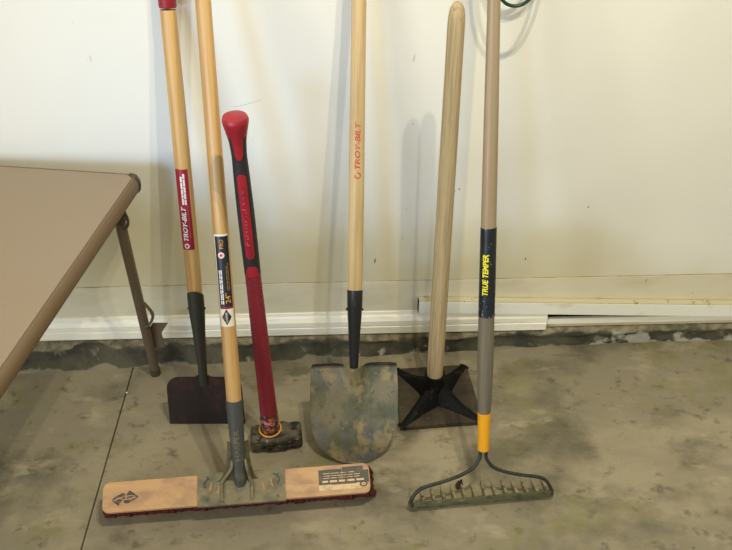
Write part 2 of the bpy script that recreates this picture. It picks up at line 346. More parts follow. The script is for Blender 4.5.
# crumbling concrete foundation strip under the wall
bm = bmesh.new(); NX, NZ = 420, 14; grid = []
for i in range(NX+1):
    x = X0+(X1-X0)*i/NX; yf = -.073+(x+.73)*.040
    yf = min(max(yf, -.082), -.010); row = []
    for j in range(NZ+1):
        z = .058*(1-j/NZ); t = j/NZ
        y = (-.006)*(1-t)+yf*t
        lip = .009*math.exp(-((t-.22)/.18)**2)
        n1 = noise.noise(Vector((x*9, z*22, 0))); n2 = noise.noise(Vector((x*34, z*60, 4)))
        y -= lip*(1+.9*n1)+.0035*n2+.004*n1
        row.append(bm.verts.new((x, min(y, -.001), z)))
    grid.append(row)
for i in range(NX):
    for j in range(NZ): bm.faces.new((grid[i][j], grid[i+1][j], grid[i+1][j+1], grid[i][j+1]))
bk = [[bm.verts.new((grid[i][0].co.x, .1, .058)), bm.verts.new((grid[i][0].co.x, .1, -.0))] for i in (0, NX)]
bm.faces.new([grid[i][0] for i in range(NX+1)]+[bk[1][0], bk[0][0]])
struct('wall_foundation', bm, stem_m)

# small dark chips in the wall paint
def chips():
    bm = bmesh.new()
    for x, z, r_ in ((.062, .305, .0022), (.061, .299, .0016), (.064, .311, .0012), (.46, .30, .002), (.60, .46, .0016), (.27, .52, .0016), (-.42, .265, .0014), (.15, .70, .001)):
        bmesh.ops.create_circle(bm, cap_ends=True, segments=7, radius=r_, matrix=Matrix.Translation((x, -.0003, z)) @ Matrix.Rotation(R(90), 4, 'X') @ Matrix.Diagonal((1, 1.5, 1, 1)))
    for x0, z0, x1, z1 in ((-.261, .751, -.231, .757), (-.231, .757, -.196, .768), (-.318, .803, -.303, .800), (.252, .499, .262, .517)):
        d = Vector((x1-x0, 0, z1-z0)); nn = Vector((-d.z, 0, d.x)).normalized()*.00028; a = Vector((x0, -.0003, z0)); b = Vector((x1, -.0003, z1))
        bm.faces.new([bm.verts.new(p) for p in (a-nn*.4, b-nn, b+nn*.4, a+nn)])
    return struct('wall_paint_chips', bm, gap_dark, smooth=False)
chips()

# loose white board leaning on the wall above the baseboard, right half
bm = bmesh.new()
def brd(x0, x1, za, zb, ta, tb, y0, y1):
    vs = [bm.verts.new(p) for p in ((x0, y0, za), (x1, y0, zb), (x1, y0, tb), (x0, y0, ta), (x0, y1, za), (x1, y1, zb), (x1, y1, tb), (x0, y1, ta))]
    for q in ((0, 1, 2, 3), (5, 4, 7, 6), (4, 0, 3, 7), (1, 5, 6, 2), (3, 2, 6, 7), (4, 5, 1, 0)): bm.faces.new([vs[k] for k in q])
x2 = 1.5
brd(.181, x2, .1375, .1375-(x2-.18)*.043, .178, .178-(x2-.18)*.043, -.022, -.003)
bev = bmesh.ops.bevel(bm, geom=bm.edges[:], offset=.001, segments=1, affect='EDGES')
bo = link('loose_board', bm, board_paint, None, smooth=False)
tagp(bo, 'long loose white board lying along the wall above the cut baseboard end', 'board')
bm = bmesh.new(); brd(.181, x2, .1785, .1785-(x2-.18)*.043, .1815, .1815-(x2-.18)*.043, -.0215, -.0035)
e = link('top_edge', bm, board_edge, bo, smooth=False); e['label'] = 'soiled tan top edge'
bm = bmesh.new(); box(bm, (.1797, -.0125, .158), (.0012, .018, .040)); e = link('end_grain', bm, gap_dark, bo, smooth=False); e['label'] = 'dark end grain'

# ------------------------------------------------------------------ floor scraper
def disc_cap(r_, z, n=5): return [(r_*math.cos(R(90*k/n)), z+r_*.6*math.sin(R(90*k/n))) for k in range(n+1)]
base = Vector((-.379, -.280, 0)); toppt = Vector((-.364, -.042, 1.011)); low = Vector((-.377, -.250, .13))
ax = (toppt-low).normalized(); base = low-ax*(low.z/ax.z); Lc = (-.020-base.y)/ax.y
T = thing('floor_scraper', 'wide black square-bladed scraper with golden wooden handle and crimson label, leaning by the table', 'scraper', frame(base+Vector((0, 0, 0)), ax, (1, -.02, 0)))
bm = bmesh.new(); ol = []
W = .0965; Hh = .141
for k in range(9):
    a = R(90*k/8); ol.append((W-.006-.034*(1-math.cos(a)) if False else (W-.040)+.034*math.cos(a), Hh-.034+.034*math.sin(a)))
right = [(W, .0015)]+[(x+.004, z) for x, z in ol]+[(.022, Hh), (.013, Hh+.005)]
outl = right+[(-x, z) for x, z in right[::-1]]
prism(bm, outl, -.0018, .0018, lambda x, y, d: (x, d+.0008, y)); link('blade', bm, dark_steel, T, smooth=False)
sp = [(.0125, .118), (.0115, .135), (.0112, .16), (.0125, .20), (.0155, .27), (.0185, .315), (.0195, .35), (.0195, .374)]
bm = bmesh.new(); lathe(bm, sp, 32)
for v in bm.verts:      # the mouth of the socket is cut to a rounded point at the front, flattened onto the blade below
    if v.co.z > .37: v.co.z += .018*(-v.co.y/.0195)-.004
    if v.co.z < .13: v.co.y *= .55
so = link('socket', bm, socket_green, T)
for a in (-88, 88):
    bm = bmesh.new(); lathe(bm, [(.0035, 0), (.0035, .0015), (.0015, .0028)], 12, M=Matrix.Translation((.0188*math.sin(R(a)), -.0188*math.cos(R(a)), .335)) @ Matrix.Rotation(R(a), 4, 'Z') @ Matrix.Rotation(R(90), 4, 'X')); link('rivet', bm, dark_steel, so)
hp = [(.0155, .30), (.0175, .40), (.0182, .60), (.0175, .85), (.0166, 1.02), (.0166, Lc-.15)]; hf = lerp_prof(hp)
bm = bmesh.new(); lathe(bm, hp, 36); hd = link('handle', bm, gold_wood, T)
gz = (Vector((-.366, -.045, .996))-base).length
bm = bmesh.new(); lathe(bm, [(.0172, gz), (.0182, gz+.004), (.0185, gz+.05), (.0188, Lc-.03), (.0150, Lc-.012), (.006, Lc-.008)], 32); link('grip', bm, red_paint, T)
def on_axis(px_z): return px_z
lz0, lz1 = .494, .686
bm = rects((0, 0, lz1-lz0, .0335)); wrap(bm, hf, lz0, R(42), .0003); lb = link('label', bm, crimson, hd, recalc=False); lb['label'] = 'crimson handle label'
bm = text_bm('TROY-BILT', .0118, .084, shear=.25, offset=.03); wrap(bm, hf, lz0+.022, R(4), .0007); link('lettering', bm, white_ink, lb, recalc=False)
ring = bmesh.new()
for k in range(24):
    a, b = 2*math.pi*k/24, 2*math.pi*(k+1)/24; c = (.0115, .0055)
    ring.faces.new([ring.verts.new((c[0]+r_*math.cos(t), c[1]+r_*math.sin(t), 0)) for r_, t in ((.0062, a), (.0062, b), (.0034, b), (.0034, a))])
wrap(ring, hf, lz0-.002, R(4), .0007); link('ring_mark', ring, white_ink, lb, recalc=False)
bm = word_rows(.110, .182, (.0005, .0065), .0044, 5, .006, .016, .0014); wrap(bm, hf, lz0, R(16), .0007); link('small_print', bm, white_ink, lb, recalc=False)
bm = rects((.03, -.0035, .112, -.0031)); wrap(bm, hf, lz0, R(8), .0007); link('rule_line', bm, faint_ink, lb, recalc=False)

# ------------------------------------------------------------------ push broom
zc = .083; cB = Vector((-.267, -.5455, zc)); byaw = R(3.7)
ltop = Vector((-.2715, -.154, 1.048)); lsock = cB+Vector((.006, .009, .004)); axB = (ltop-lsock).normalized()
T = thing('push_broom', 'wide push broom with worn wooden block, dark red bristles and thin golden handle', 'broom', Matrix.Translation((cB.x, cB.y, 0)) @ Matrix.Rotation(byaw, 4, 'Z'))
TI = T.matrix_world.inverted()
tilt = R(27)
# block frame: x along the length, y up the face, z out of the face
BF = Matrix.Translation((0, 0, zc)) @ Matrix.Rotation(tilt, 4, 'X')
BW, BH, BT = .299, .033, .017
bm = bmesh.new(); prism(bm, rrect(-BW, -BH, BW, BH, .012), -BT, 0); bmesh.ops.bevel(bm, geom=[e for e in bm.edges if abs(e.verts[0].co.z-e.verts[1].co.z) < 1e-6], offset=.003, segments=2, affect='EDGES')
for v in bm.verts: v.co = BF @ v.co
blk = link('block', bm, block_wood, T)
def face(bm, h=.0004):
    for v in bm.verts: v.co = BF @ Vector((v.co.x, v.co.y, v.co.z+h))
    return bm
# worn stencil: a broken diamond
def Z(px, py): return (-.296+px/732*.0925, .026-py/512*.064)
st = [[(140, 262), (165, 225), (240, 185), (320, 145), (378, 170), (366, 204), (300, 214), (235, 222), (195, 256)], [(384, 200), (400, 160), (440, 110), (520, 165), (605, 232), (560, 250), (520, 205), (450, 196)],
      [(140, 272), (200, 276), (262, 250), (330, 262), (300, 300), (278, 320), (265, 372), (205, 330)], [(340, 312), (352, 268), (400, 280), (480, 272), (545, 252), (600, 236), (510, 292), (420, 338), (375, 332)],
      [(300, 228), (372, 214), (366, 250), (330, 252)], [(392, 222), (470, 210), (530, 226), (450, 246), (400, 262)]]
bm = poly_bm([[Z(*q) for q in s] for s in st]); lb = link('diamond_stencil', face(bm), worn_ink, blk, smooth=False, recalc=False); lb['label'] = 'worn black diamond stencil on the block end'
# printed label, right end
lx0, lx1, ly0, ly1 = .183, .297, -.0225, .0275
bm = rects((lx0, -.0095, lx0+.053, .024), (lx0+.054, -.0095, lx1-.012, ly1), (lx1-.012, -.0095, lx1, .018)); lb = link('label', face(bm), grey_label, blk, smooth=False, recalc=False); lb['label'] = 'scuffed grey and cream label on the block'
bm = rects((lx0, ly0, lx1-.004, -.0098)); link('lower_strip', face(bm), worn_label, blk, smooth=False, recalc=False)
bm = rects((lx0+.03, -.0110, lx1-.028, -.0090)); link('red_rule', face(bm, .0008), red_paint, blk, smooth=False, recalc=False)
bm = word_rows(lx0+.008, lx1-.005, (-.005,), .0042, 3, .010, .022, .004); link('small_print', face(bm, .0008), worn_label, blk, smooth=False, recalc=False)
bm = word_rows(lx0+.01, lx1-.02, (.004, .009, .0145), .0014, 4, .012, .024, .003); link('small_print', face(bm, .0008), grey_paint if False else worn_label, blk, smooth=False, recalc=False)
bm = bmesh.new()
for k in range(20):
    a, b = 2*math.pi*k/20, 2*math.pi*(k+1)/20
    bm.faces.new([bm.verts.new((lx1-.013+r_*1.5*math.cos(t), -.0135+r_*math.sin(t), 0)) for r_, t in ((.0062, a), (.0062, b), (.0038, b), (.0038, a))])
link('oval_mark', face(bm, .0009), worn_ink, blk, smooth=False, recalc=False)
# bristles: tufts from the sole of the block down to the floor
bm = bmesh.new(); rr = random.Random(3)
for i in range(120):
    for j in range(9):
        x = -.298+.596*i/119+rr.uniform(-.002, .002); y = -.027+.054*j/8
        p0 = BF @ Vector((x, y, -BT+.001)); d = BF.to_3x3() @ Vector((rr.gauss(0, .02), rr.gauss(0, .02)-.02, -1)); d.normalize()
        x += 0; t = (p0.z-.0005)/max(-d.z, .3); t = min(t, .078); p1 = p0+d*t
        if i > 108: p1.x += .012*(i-108)/11
        if i < 12: p1.x -= .008*(12-i)/12
        if p1.z < .0005: p1.z = .0005
        s = .0030
        a = [bm.verts.new(p0+Vector((dx*s*.8, dy*s*.8, 0))) for dx, dy in ((-1, -1), (1, -1), (1, 1), (-1, 1))]
        b = [bm.verts.new(p1+Vector((dx*s*1.25+rr.uniform(-.001, .001), dy*s*1.25, rr.uniform(0, .002)))) for dx, dy in ((-1, -1), (1, -1), (1, 1), (-1, 1))]
        for k in range(4): bm.faces.new((a[k], a[(k+1) % 4], b[(k+1) % 4], b[k]))
        bm.faces.new(b)
br = link('bristles', bm, bristle_m, T, smooth=False); br['kind'] = 'stuff'; br['label'] = 'dark red bristles'
# pressed steel bracket over the middle of the block
px0, px1 = -.090, .107
bm = bmesh.new(); prism(bm, rrect(px0, -.0355, px1, .0335, .003, 2), 0, .0022)
box(bm, ((px0+px1)/2, -.0355, -.006), (px1-px0, .0022, .015))
box(bm, ((px0+px1)/2, .0345, -.006), (px1-px0, .0022, .015))
for v in bm.verts: v.co = BF @ v.co
brk = link('bracket', bm, dust_metal, T, smooth=False); brk['label'] = 'dusty grey steel bracket'
sl = []
for sgn, cx in ((1, -.062), (-1, .078)):
    sl += [[(cx+sgn*a-.002, b-.009), (cx+sgn*a+.002, b-.009), (cx+sgn*(a+.004)+.002, b+.009), (cx+sgn*(a+.004)-.002, b+.009)] for a, b in ((0, .006), (.018, -.002))]
for q in sl: link('slot', face(poly_bm([q]), .0026), slot_ochre, brk, smooth=False, recalc=False)
for cx, s in ((-.069, 1), (.088, -1)):
    bm = bmesh.new(); tube(bm, [BF @ Vector(p) for p in ((cx+.006*s, .024, .003), (cx-.001*s, .020, .004), (cx-.006*s, .010, .004), (cx-.002*s, .004, .003))], .0014, 8, n_sub=3)
    link('embossed_hook', bm, grey_paint, brk)
    for yy in (-.022, .026):
        bm = bmesh.new(); lathe(bm, [(.003, 0), (.003, .0012), (.001, .002)], 10, M=BF @ Matrix.Translation((cx+.002, yy if s > 0 else -yy, .002))); link('screw', bm, grey_paint, brk)
# ferrule + gusset + brace rods, along the handle
s0 = TI @ lsock; tdir = (TI.to_3x3() @ axB).normalized()
HF = frame(s0, tdir)
fer_top = .206
bm = bmesh.new(); lathe(bm, [(.011, -.004), (.0135, .004), (.0140, .02), (.0150, .07), (.0168, .13), (.0180, .18), (.0184, fer_top), (.0172, fer_top+.001)], 32, M=HF)
fer = link('ferrule', bm, grey_paint, T); fer['label'] = 'dark grey ferrule with raised lettering'
ff = lerp_prof([(.0140, .02), (.0150, .07), (.0168, .13), (.0180, .18)])
bm = text_bm('HARPER', .011, .075); wrap(bm, ff, .065, R(20), .0004)
ex = bmesh.ops.extrude_face_region(bm, geom=bm.faces[:])
for v in [g for g in ex['geom'] if isinstance(g, bmesh.types.BMVert)]: v.co += Vector((v.co.x, v.co.y, 0)).normalized()*.0008
for v in bm.verts: v.co = HF @ v.co
link('raised_lettering', bm, dust_metal, fer, smooth=False)
# gusset: a curved sheet from the ferrule spreading onto the plate
bm = bmesh.new(); rows = []
for i in range(13):
    t = i/12; zz = .105*(1-t); hw = .0235+.002*t+.026*t**2.2
    row = []
    for j in range(-8, 9):
        x = hw*j/8; p = HF @ Vector((x, .004-.012*(1-(j/8)**2)*(1-t)+0, zz))
        q = BF @ Vector((x, .020+(-.004), .003)); s = t**1.6
        row.append(bm.verts.new(p.lerp(q, s)))
    rows.append(row)
for a, b in zip(rows, rows[1:]):
    for i in range(16): bm.faces.new((a[i], a[i+1], b[i+1], b[i]))
bmesh.ops.solidify(bm, geom=bm.faces[:], thickness=.0022)
link('gusset', bm, dust_metal, T)
for s in (-1, 1):
    a = HF @ Vector((s*.0150, -.004, .062)); b = HF @ Vector((s*.0175, -.009, .042))
    c = BF @ Vector((s*.030-.001, .016, .010)); d_ = BF @ Vector((s*.034-.001, .004, .0045)); e_ = BF @ Vector((s*.033-.001, -.028, .0040))
    bm = bmesh.new(); tube(bm, [a, b, c, d_, e_], [.0030, .0038, .0042, .0042, .0036], 10, n_sub=6); link('brace_rod', bm, dust_metal, T)
LB = (-.020-(lsock.y))/axB.y
hp = [(.0150, .18), (.0166, .205), (.0166, .3), (.0160, .6), (.0152, 1.0), (.0148, LB-.02), (.009, LB-.004)]; hf = lerp_prof(hp)
bm = bmesh.new(); lathe(bm, hp, 36); hd = link('handle', bm, broom_wood, T); hd.matrix_local = HF
def child(name, bm, m, par): return link(name, bm, m, par, recalc=False)
# handle label (local z along the pole)
a_, b_ = .381, .581      # tuned to the photograph
bm = rects((0, 0, b_-a_, .0335)); wrap(bm, hf, a_, R(58), .0003); lb = child('label', bm, cream_label, hd); lb['label'] = 'black and cream label on the handle'
c_ = a_+.044
bm = rects((0, 0, b_-c_-.004, .0305)); wrap(bm, hf, c_, R(56), .0006); child('label_ground', bm, black_ink, lb)
bm = rects((0, 0, .0045, .0305)); wrap(bm, hf, c_-.0045, R(56), .0006); child('red_band', bm, red_paint, lb)
dm = poly_bm([[(0, .0), (.0175, .0105), (.035, 0), (.0175, -.0105)]]); wrap(dm, hf, a_+.004, R(0), .0007); child('diamond_mark', dm, black_ink, lb)
bm = text_bm('HARPER', .0046, .022); wrap(bm, hf, a_+.0105, R(8), .0010); child('lettering', bm, white_ink, lb)
bm = poly_bm([[(0, 0), (.004, .004), (.008, 0), (.004, -.004)]]); wrap(bm, hf, a_+.016, R(-20), .0012); child('red_mark', bm, red_paint, lb)
bm = text_bm('24"', .0115, .022); wrap(bm, hf, c_+.008, R(38)+0, .0009); child('lettering', bm, orange_ink, lb)
bm = word_rows(.006, .080, (.0175, .0215), .0026, 8, .006, .014, .0015); wrap(bm, hf, c_, R(48), .0009); child('small_print', bm, white_ink, lb)
bm = word_rows(.036, .096, (.003, .0068), .0018, 9, .006, .014, .0015); wrap(bm, hf, c_, R(48), .0009); child('small_print', bm, mat('dull_gold_ink', (140, 104, 48), .5), lb)
bm = text_bm('PRO', .0085, .019); wrap(bm, hf, b_-.030, R(14), .0009); child('lettering', bm, orange_ink, lb)
bm = bmesh.new(); bmesh.ops.create_circle(bm, cap_ends=True, segments=24, radius=.0068); wrap(bm, hf, b_-.044, R(-6), .0009); rd = child('roundel', bm, pink_ink, lb)
bm = bmesh.new(); bmesh.ops.create_circle(bm, cap_ends=True, segments=16, radius=.0026); wrap(bm, hf, b_-.044, R(-6), .0012); child('roundel_centre', bm, red_paint, lb)

# ------------------------------------------------------------------ sledgehammer
sb = Vector((-.2080, -.353, 0)); st_ = Vector((-.2060, -.345, .905)); hy = R(6)
T = thing('sledgehammer', 'red and black handled sledgehammer standing upright on its scuffed steel head', 'hammer', Matrix.Translation(sb) @ Matrix.Rotation(hy, 4, 'Z'))
bm = bmesh.new(); HL = .063
secs = [(-HL, .022, .021), (-HL+.004, .0265, .026), (-.043, .0275, .027), (-.030, .0265, .026), (-.022, .031, .0285), (.022, .031, .0285), (.030, .0265, .026), (.043, .0275, .027), (HL-.004, .0265, .026), (HL, .022, .021)]
rings = []
for x, hy_, hz in secs:
    c = .36; o8 = [(-hy_, -hz*(1-c)), (-hy_*(1-c), -hz), (hy_*(1-c), -hz), (hy_, -hz*(1-c)), (hy_, hz*(1-c)), (hy_*(1-c), hz), (-hy_*(1-c), hz), (-hy_, hz*(1-c))]
    rings.append([bm.verts.new((x+.013, y, z+.0285)) for y, z in o8])
for a, b in zip(rings, rings[1:]):
    for i in range(8): bm.faces.new((a[i], a[(i+1) % 8], b[(i+1) % 8], b[i]))
bm.faces.new(rings[0]); bm.faces.new(rings[-1][::-1])
bmesh.ops.recalc_face_normals(bm, faces=bm.faces); bmesh.ops.bevel(bm, geom=bm.edges[:], offset=.0016, segments=2, affect='EDGES')
bmesh.ops.subdivide_edges(bm, edges=bm.edges[:], cuts=1, use_grid_fill=True)
for v in bm.verts:
    k = .0012*noise.noise(v.co*70); v.co += Vector((0, k, k if v.co.z > .01 else 0)); v.co.z = max(v.co.z, 0)
hh = link('head', bm, hammer_steel, T)
off = lambda z: (.002*z/.905, 0)
def sl_prof(z):
    return lerp_prof([(.0225, .056), (.0228, .085), (.0238, .095), (.0218, .13), (.0205, .20), (.0195, .32), (.0185, .44), (.0175, .50), (.0170, .56), (.0175, .62), (.0172, .70), (.0158, .78), (.0145, .825), (.0165, .855), (.0215, .880), (.0248, .893), (.0250, .899), (.0225, .9045), (.012, .9075), (.002, .908)])(z)
SX, SY = .96, 1.05
def sledge_part(name, z0, z1, m, extra=0, n=60, label=None, seg=40):
    bm = bmesh.new(); lathe(bm, [(sl_prof(z0+(z1-z0)*i/n)+extra, z0+(z1-z0)*i/n) for i in range(n+1)], seg, sx=SX, sy=SY, off=off)
    o = link(name, bm, m, T);
    if label: o['label'] = label
    return o
sledge_part('resin_collar', .0565, .127, resin, 0, label='smeared orange and pink resin collar')
bm = bmesh.new(); tube(bm, [(.0262*math.cos(2*math.pi*k/40)-.0006, .0275*math.sin(2*math.pi*k/40), .0600) for k in range(41)], .0022, 8); link('amber_ring', bm, amber, T)
sledge_part('shaft', .125, .58, knurl_red, label='textured red lower shaft')
gr = sledge_part('grip', .546, .885, rubber_black, .0006, label='black rubber grip with red inlays')
def inlay(name, outline, par, m=rubber_red, thick=.0011):
    bm = poly_bm([outline]); slice_y(bm, .0015)
    xs = [v.co.x for v in bm.verts]; x = min(xs)+.006
    while x < max(xs):
        bmesh.ops.bisect_plane(bm, geom=bm.verts[:]+bm.edges[:]+bm.faces[:], plane_co=(x, 0, 0), plane_no=(1, 0, 0)); x += .006
    ex = bmesh.ops.extrude_face_region(bm, geom=bm.faces[:]); tv = {g for g in ex['geom'] if isinstance(g, bmesh.types.BMVert)}
    for v in list(bm.verts):
        z = v.co.x; r_ = sl_prof(z)+(thick if v in tv else -.001)+.0006; a = -v.co.y/r_; dx, dy = off(z)
        v.co = Vector((dx+SX*r_*math.sin(a), dy-SY*r_*math.cos(a), z))
    return link(name, bm, m, par)
def caps(z0, z1, w0, w1, n=8):
    out = []
    for k in range(n+1):
        a = R(-90+180*k/n); out.append((z1-w1+w1*math.cos(a), w1*math.sin(a)))
    for k in range(n+1):
        a = R(90+180*k/n); out.append((z0+w0+w0*math.cos(a), w0*math.sin(a)))
    return out
inlay('grip_inlay', caps(.594, .792, .0096, .0098), gr)
inlay('grip_inlay', [(.898, -.030), (.898, .030), (.884, .022), (.868, .0125), (.845, .0095), (.832, .0085), (.824, .005), (.821, 0), (.824, -.005), (.832, -.0085), (.845, -.0095), (.868, -.0125), (.884, -.022)], gr)
inlay('grip_inlay', [(z_+.018, y_) for z_, y_ in [(.5565, 0), (.556, .005), (.552, .010), (.543, .0145), (.529, .0175), (.529, -.0175), (.543, -.0145), (.552, -.010), (.556, -.005)]], gr, rubber_red, .0008)
bm = bmesh.new(); lathe(bm, [(sl_prof(z)+.0008, z) for z in (.868, .876, .884, .890, .895, .899, .902, .9045, .906, .9075, .908)], 40, sx=SX, sy=SY, off=off); o = link('end_knob', bm, rubber_red, T)
bm = text_bm('Fiberglass', .0105, .130, offset=.012)
slice_y(bm, .0015); ex = bmesh.ops.extrude_face_region(bm, geom=bm.faces[:]); tv = {g for g in ex['geom'] if isinstance(g, bmesh.types.BMVert)}
for v in bm.verts:
    z = .628+v.co.x; r_ = sl_prof(z)+(.0034 if v in tv else .0012); a = -(v.co.y-.004)/r_; dx, dy = off(z); v.co = Vector((dx+SX*r_*math.sin(a), dy-SY*r_*math.cos(a), z))
link('raised_lettering', bm, mat('rubbed_red_lettering', (178, 52, 60), .5), gr, smooth=False)

# ------------------------------------------------------------------ shovel
S = Vector((0.001, -.275, .199)); tp = Vector((.026, -.085, 1.02)); ax = (tp-S).normalized(); tip = Vector((-.003, -.424, 0))
T = thing('shovel', 'long-handled shovel with a muddy blue-grey rounded blade and black socket', 'shovel', frame(S-ax*.0, ax))
TI = T.matrix_world.inverted()
bdir = (tip-S); BL = bdir.length; bd = bdir.normalized(); bx = Vector((1, .0, 0)); bn = bx.cross(bd).normalized()
if bn.y > 0: bn = -bn      # face towards the viewer side
def blade_pt(s, t):        # s -1..1 across, t 0..1 down the blade
    if t < .52: hw = .104+.002*math.sin(t/.52*math.pi)+.004*t
    else: q = (t-.52)/.48; hw = .106*max(0, 1-q**2.3)**.62
    x = hw*s
    # dished across, curving forward at the tip; crimped at the neck
    dish = -.020*(1-s*s)*(1-.45*t)*(min(1, (hw/.116))**1.5)
    frog = .026*math.exp(-(s/.20)**2)*math.exp(-(t/.16)**2)
    frog -= .0
    roll = 0
    if t < .03: roll = .008*(1-t/.03)*min(1, max(0, (abs(s)-.16)/.12))
    topdip = .012*math.exp(-(s/.22)**2)*max(0, 1-t/.25)
    p = S+bx*x+bd*(BL*t+topdip)+bn*(dish+frog+roll+.004*math.sin(t*math.pi))
    p.z = max(p.z, .0025)
    return TI @ p
bm = bmesh.new(); NS, NT = 48, 56; g = [[bm.verts.new(blade_pt(-1+2*i/NS, j/NT)) for i in range(NS+1)] for j in range(NT)]
for a, b in zip(g, g[1:]):
    for i in range(NS): bm.faces.new((a[i], a[i+1], b[i+1], b[i]))
tv = bm.verts.new(blade_pt(0, 1.0))
for i in range(NS): bm.faces.new((g[-1][i], g[-1][i+1], tv))
bmesh.ops.recalc_face_normals(bm, faces=bm.faces); bmesh.ops.solidify(bm, geom=bm.faces[:], thickness=.0022)
link('blade', bm, blade_m, T)
for sd in (-1, 1):  # rolled foot steps, their dark colour standing in for the shadow they cast
    bm = bmesh.new(); pts_ = []
    for q in range(9):
        sx_ = sd*(.24+.74*q/8); p_ = blade_pt(sx_, .004); pts_.append(p_+TI.to_3x3() @ (bn*.004))
    tube(bm, pts_, [.0018]+[.0034]*7+[.002], 8); st_o = link('step', bm, dark_steel, T); st_o['label'] = 'rolled foot step, coloured dark for its own shadow'
sk = [(.0095, -.035), (.0108, -.005), (.0112, .02), (.0135, .07), (.0165, .13), (.0180, .165), (.0184, .198), (.0176, .2)]
bm = bmesh.new(); lathe(bm, sk, 32)
for v in bm.verts:
    if v.co.z > .19: v.co.z += .006*(-v.co.y/.018)
so = link('socket', bm, black_paint, T)
for a in (-85, 85):
    bm = bmesh.new(); lathe(bm, [(.0036, 0), (.0036, .002), (.002, .0032)], 12, M=Matrix.Translation((.0176*math.sin(R(a)), -.0176*math.cos(R(a)), .150)) @ Matrix.Rotation(R(a), 4, 'Z') @ Matrix.Rotation(R(90), 4, 'X')); link('rivet', bm, black_paint, so)
LS = (-.018-S.y)/ax.y
hp = [(.0165, .16), (.0172, .25), (.0172, .45), (.0160, .62), (.0150, .82), (.0148, LS-.02), (.008, LS-.004)]; hf = lerp_prof(hp)
bm = bmesh.new(); lathe(bm, hp, 36); hd = link('handle', bm, pale_wood, T)
tz = .475
bm = text_bm('TROY-BILT', .0118, .104, shear=.2, offset=.018); wrap(bm, hf, tz+.022, R(24), .0005); lb = child('lettering', bm, red_ink, hd)
ring = bmesh.new()
for k in range(5, 27):
    a, b = 2*math.pi*k/26, 2*math.pi*(k+1)/26
    ring.faces.new([ring.verts.new((.008+r_*math.cos(t), .005+r_*math.sin(t), 0)) for r_, t in ((.0072, a), (.0072, b), (.0050, b), (.0050, a))])
wrap(ring, hf, tz, R(24), .0005); child('ring_mark', ring, red_ink, hd)

# ------------------------------------------------------------------ tamper
tb = Vector((.2165, -.207, 0)); ty = R(3)
T = thing('tamper', 'hand tamper with ribbed square iron plate and weathered upright wooden handle', 'tamper', Matrix.Translation(tb) @ Matrix.Rotation(ty, 4, 'Z'))
h = .107; bm = bmesh.new(); prism(bm, [(-h, -h), (h+.002, -h+.002), (h-.006, h), (-h+.006, h)], 0, .011)
bmesh.ops.bevel(bm, geom=bm.edges[:], offset=.002, segments=2, affect='EDGES')
bmesh.ops.recalc_face_normals(bm, faces=bm.faces)
pl = link('plate', bm, cast_rust, T)
for k, (cx, cy) in enumerate(((-h+.004, -h+.004), (h-.004, -h+.005), (h-.010, h-.004), (-h+.010, h-.004))):
    bm = bmesh.new(); d = Vector((cx, cy, 0)); Ld = d.length; d.normalize(); nrm = Vector((-d.y, d.x, 0)); rows = []
    for i in range(15):
        t = i/14; rr_ = .012+(Ld-.012)*t; hz = .009+.052*(1-t)**1.7; wt = .0085+.014*(1-t)**2
        rows.append([bm.verts.new(d*rr_+nrm*wt*1.6*s*(1 if a < .5 else .55)+Vector((0, 0, .009+(hz-.006)*a))) for s, a in ((-1, 0), (-1, .7), (-.5, 1), (.5, 1), (1, .7), (1, 0))])
    for a, b in zip(rows, rows[1:]):
        for i in range(5): bm.faces.new((a[i], a[i+1], b[i+1], b[i]))
        bm.faces.new((a[5], a[0], b[0], b[5]))
    bm.faces.new(rows[0]); bm.faces.new(rows[-1][::-1]); link('rib', bm, cast_black, T)
bm = bmesh.new(); lathe(bm, [(.038, .008), (.033, .020), (.0295, .040), (.0270, .070), (.0258, .090), (.0215, .0905), (.0205, .075)], 36, off=lambda z: (-.006, 0)); link('socket', bm, cast_black, T)
off = lambda z: (-.006-.0040*z/1.04, 0)
hp = [(.0205, .08), (.0207, .15), (.0200, .35), (.0188, .60), (.0178, .80), (.0168, .98), (.0166, 1.015), (.0158, 1.030), (.0138, 1.043), (.0095, 1.052), (.004, 1.056)]
bm = bmesh.new(); pf = lerp_prof(hp); zz = [.08+i*.02 for i in range(46)]; lathe(bm, [(pf(z), z) for z in zz]+hp[6:], 36, off=off); link('handle', bm, old_wood, T)
bm = bmesh.new()
for x, y, a in ((-.036, -.060, 20), (-.020, -.041, 5), (-.015, -.043, -10)): box(bm, (0, 0, 0), (.008, .0035, .0008), Matrix.Translation((x, y, .0118)) @ Matrix.Rotation(R(a), 4, 'Z'))
fl_ = link('straw_flakes', bm, straw_m, T, smooth=False)

# ------------------------------------------------------------------ bow rake
cR = Vector((.2895, -.560, .034)); ax = (Vector((.274, -.206, 1.058))-Vector((.2885, -.510, .143))).normalized()
base = Vector((.2885, -.510, .143))-ax*.140
T = thing('bow_rake', 'bow rake with yellow ferrule, navy labelled handle and muddy toothed head', 'rake', frame(base, ax, (1, .07, 0)))
TI = T.matrix_world.inverted()
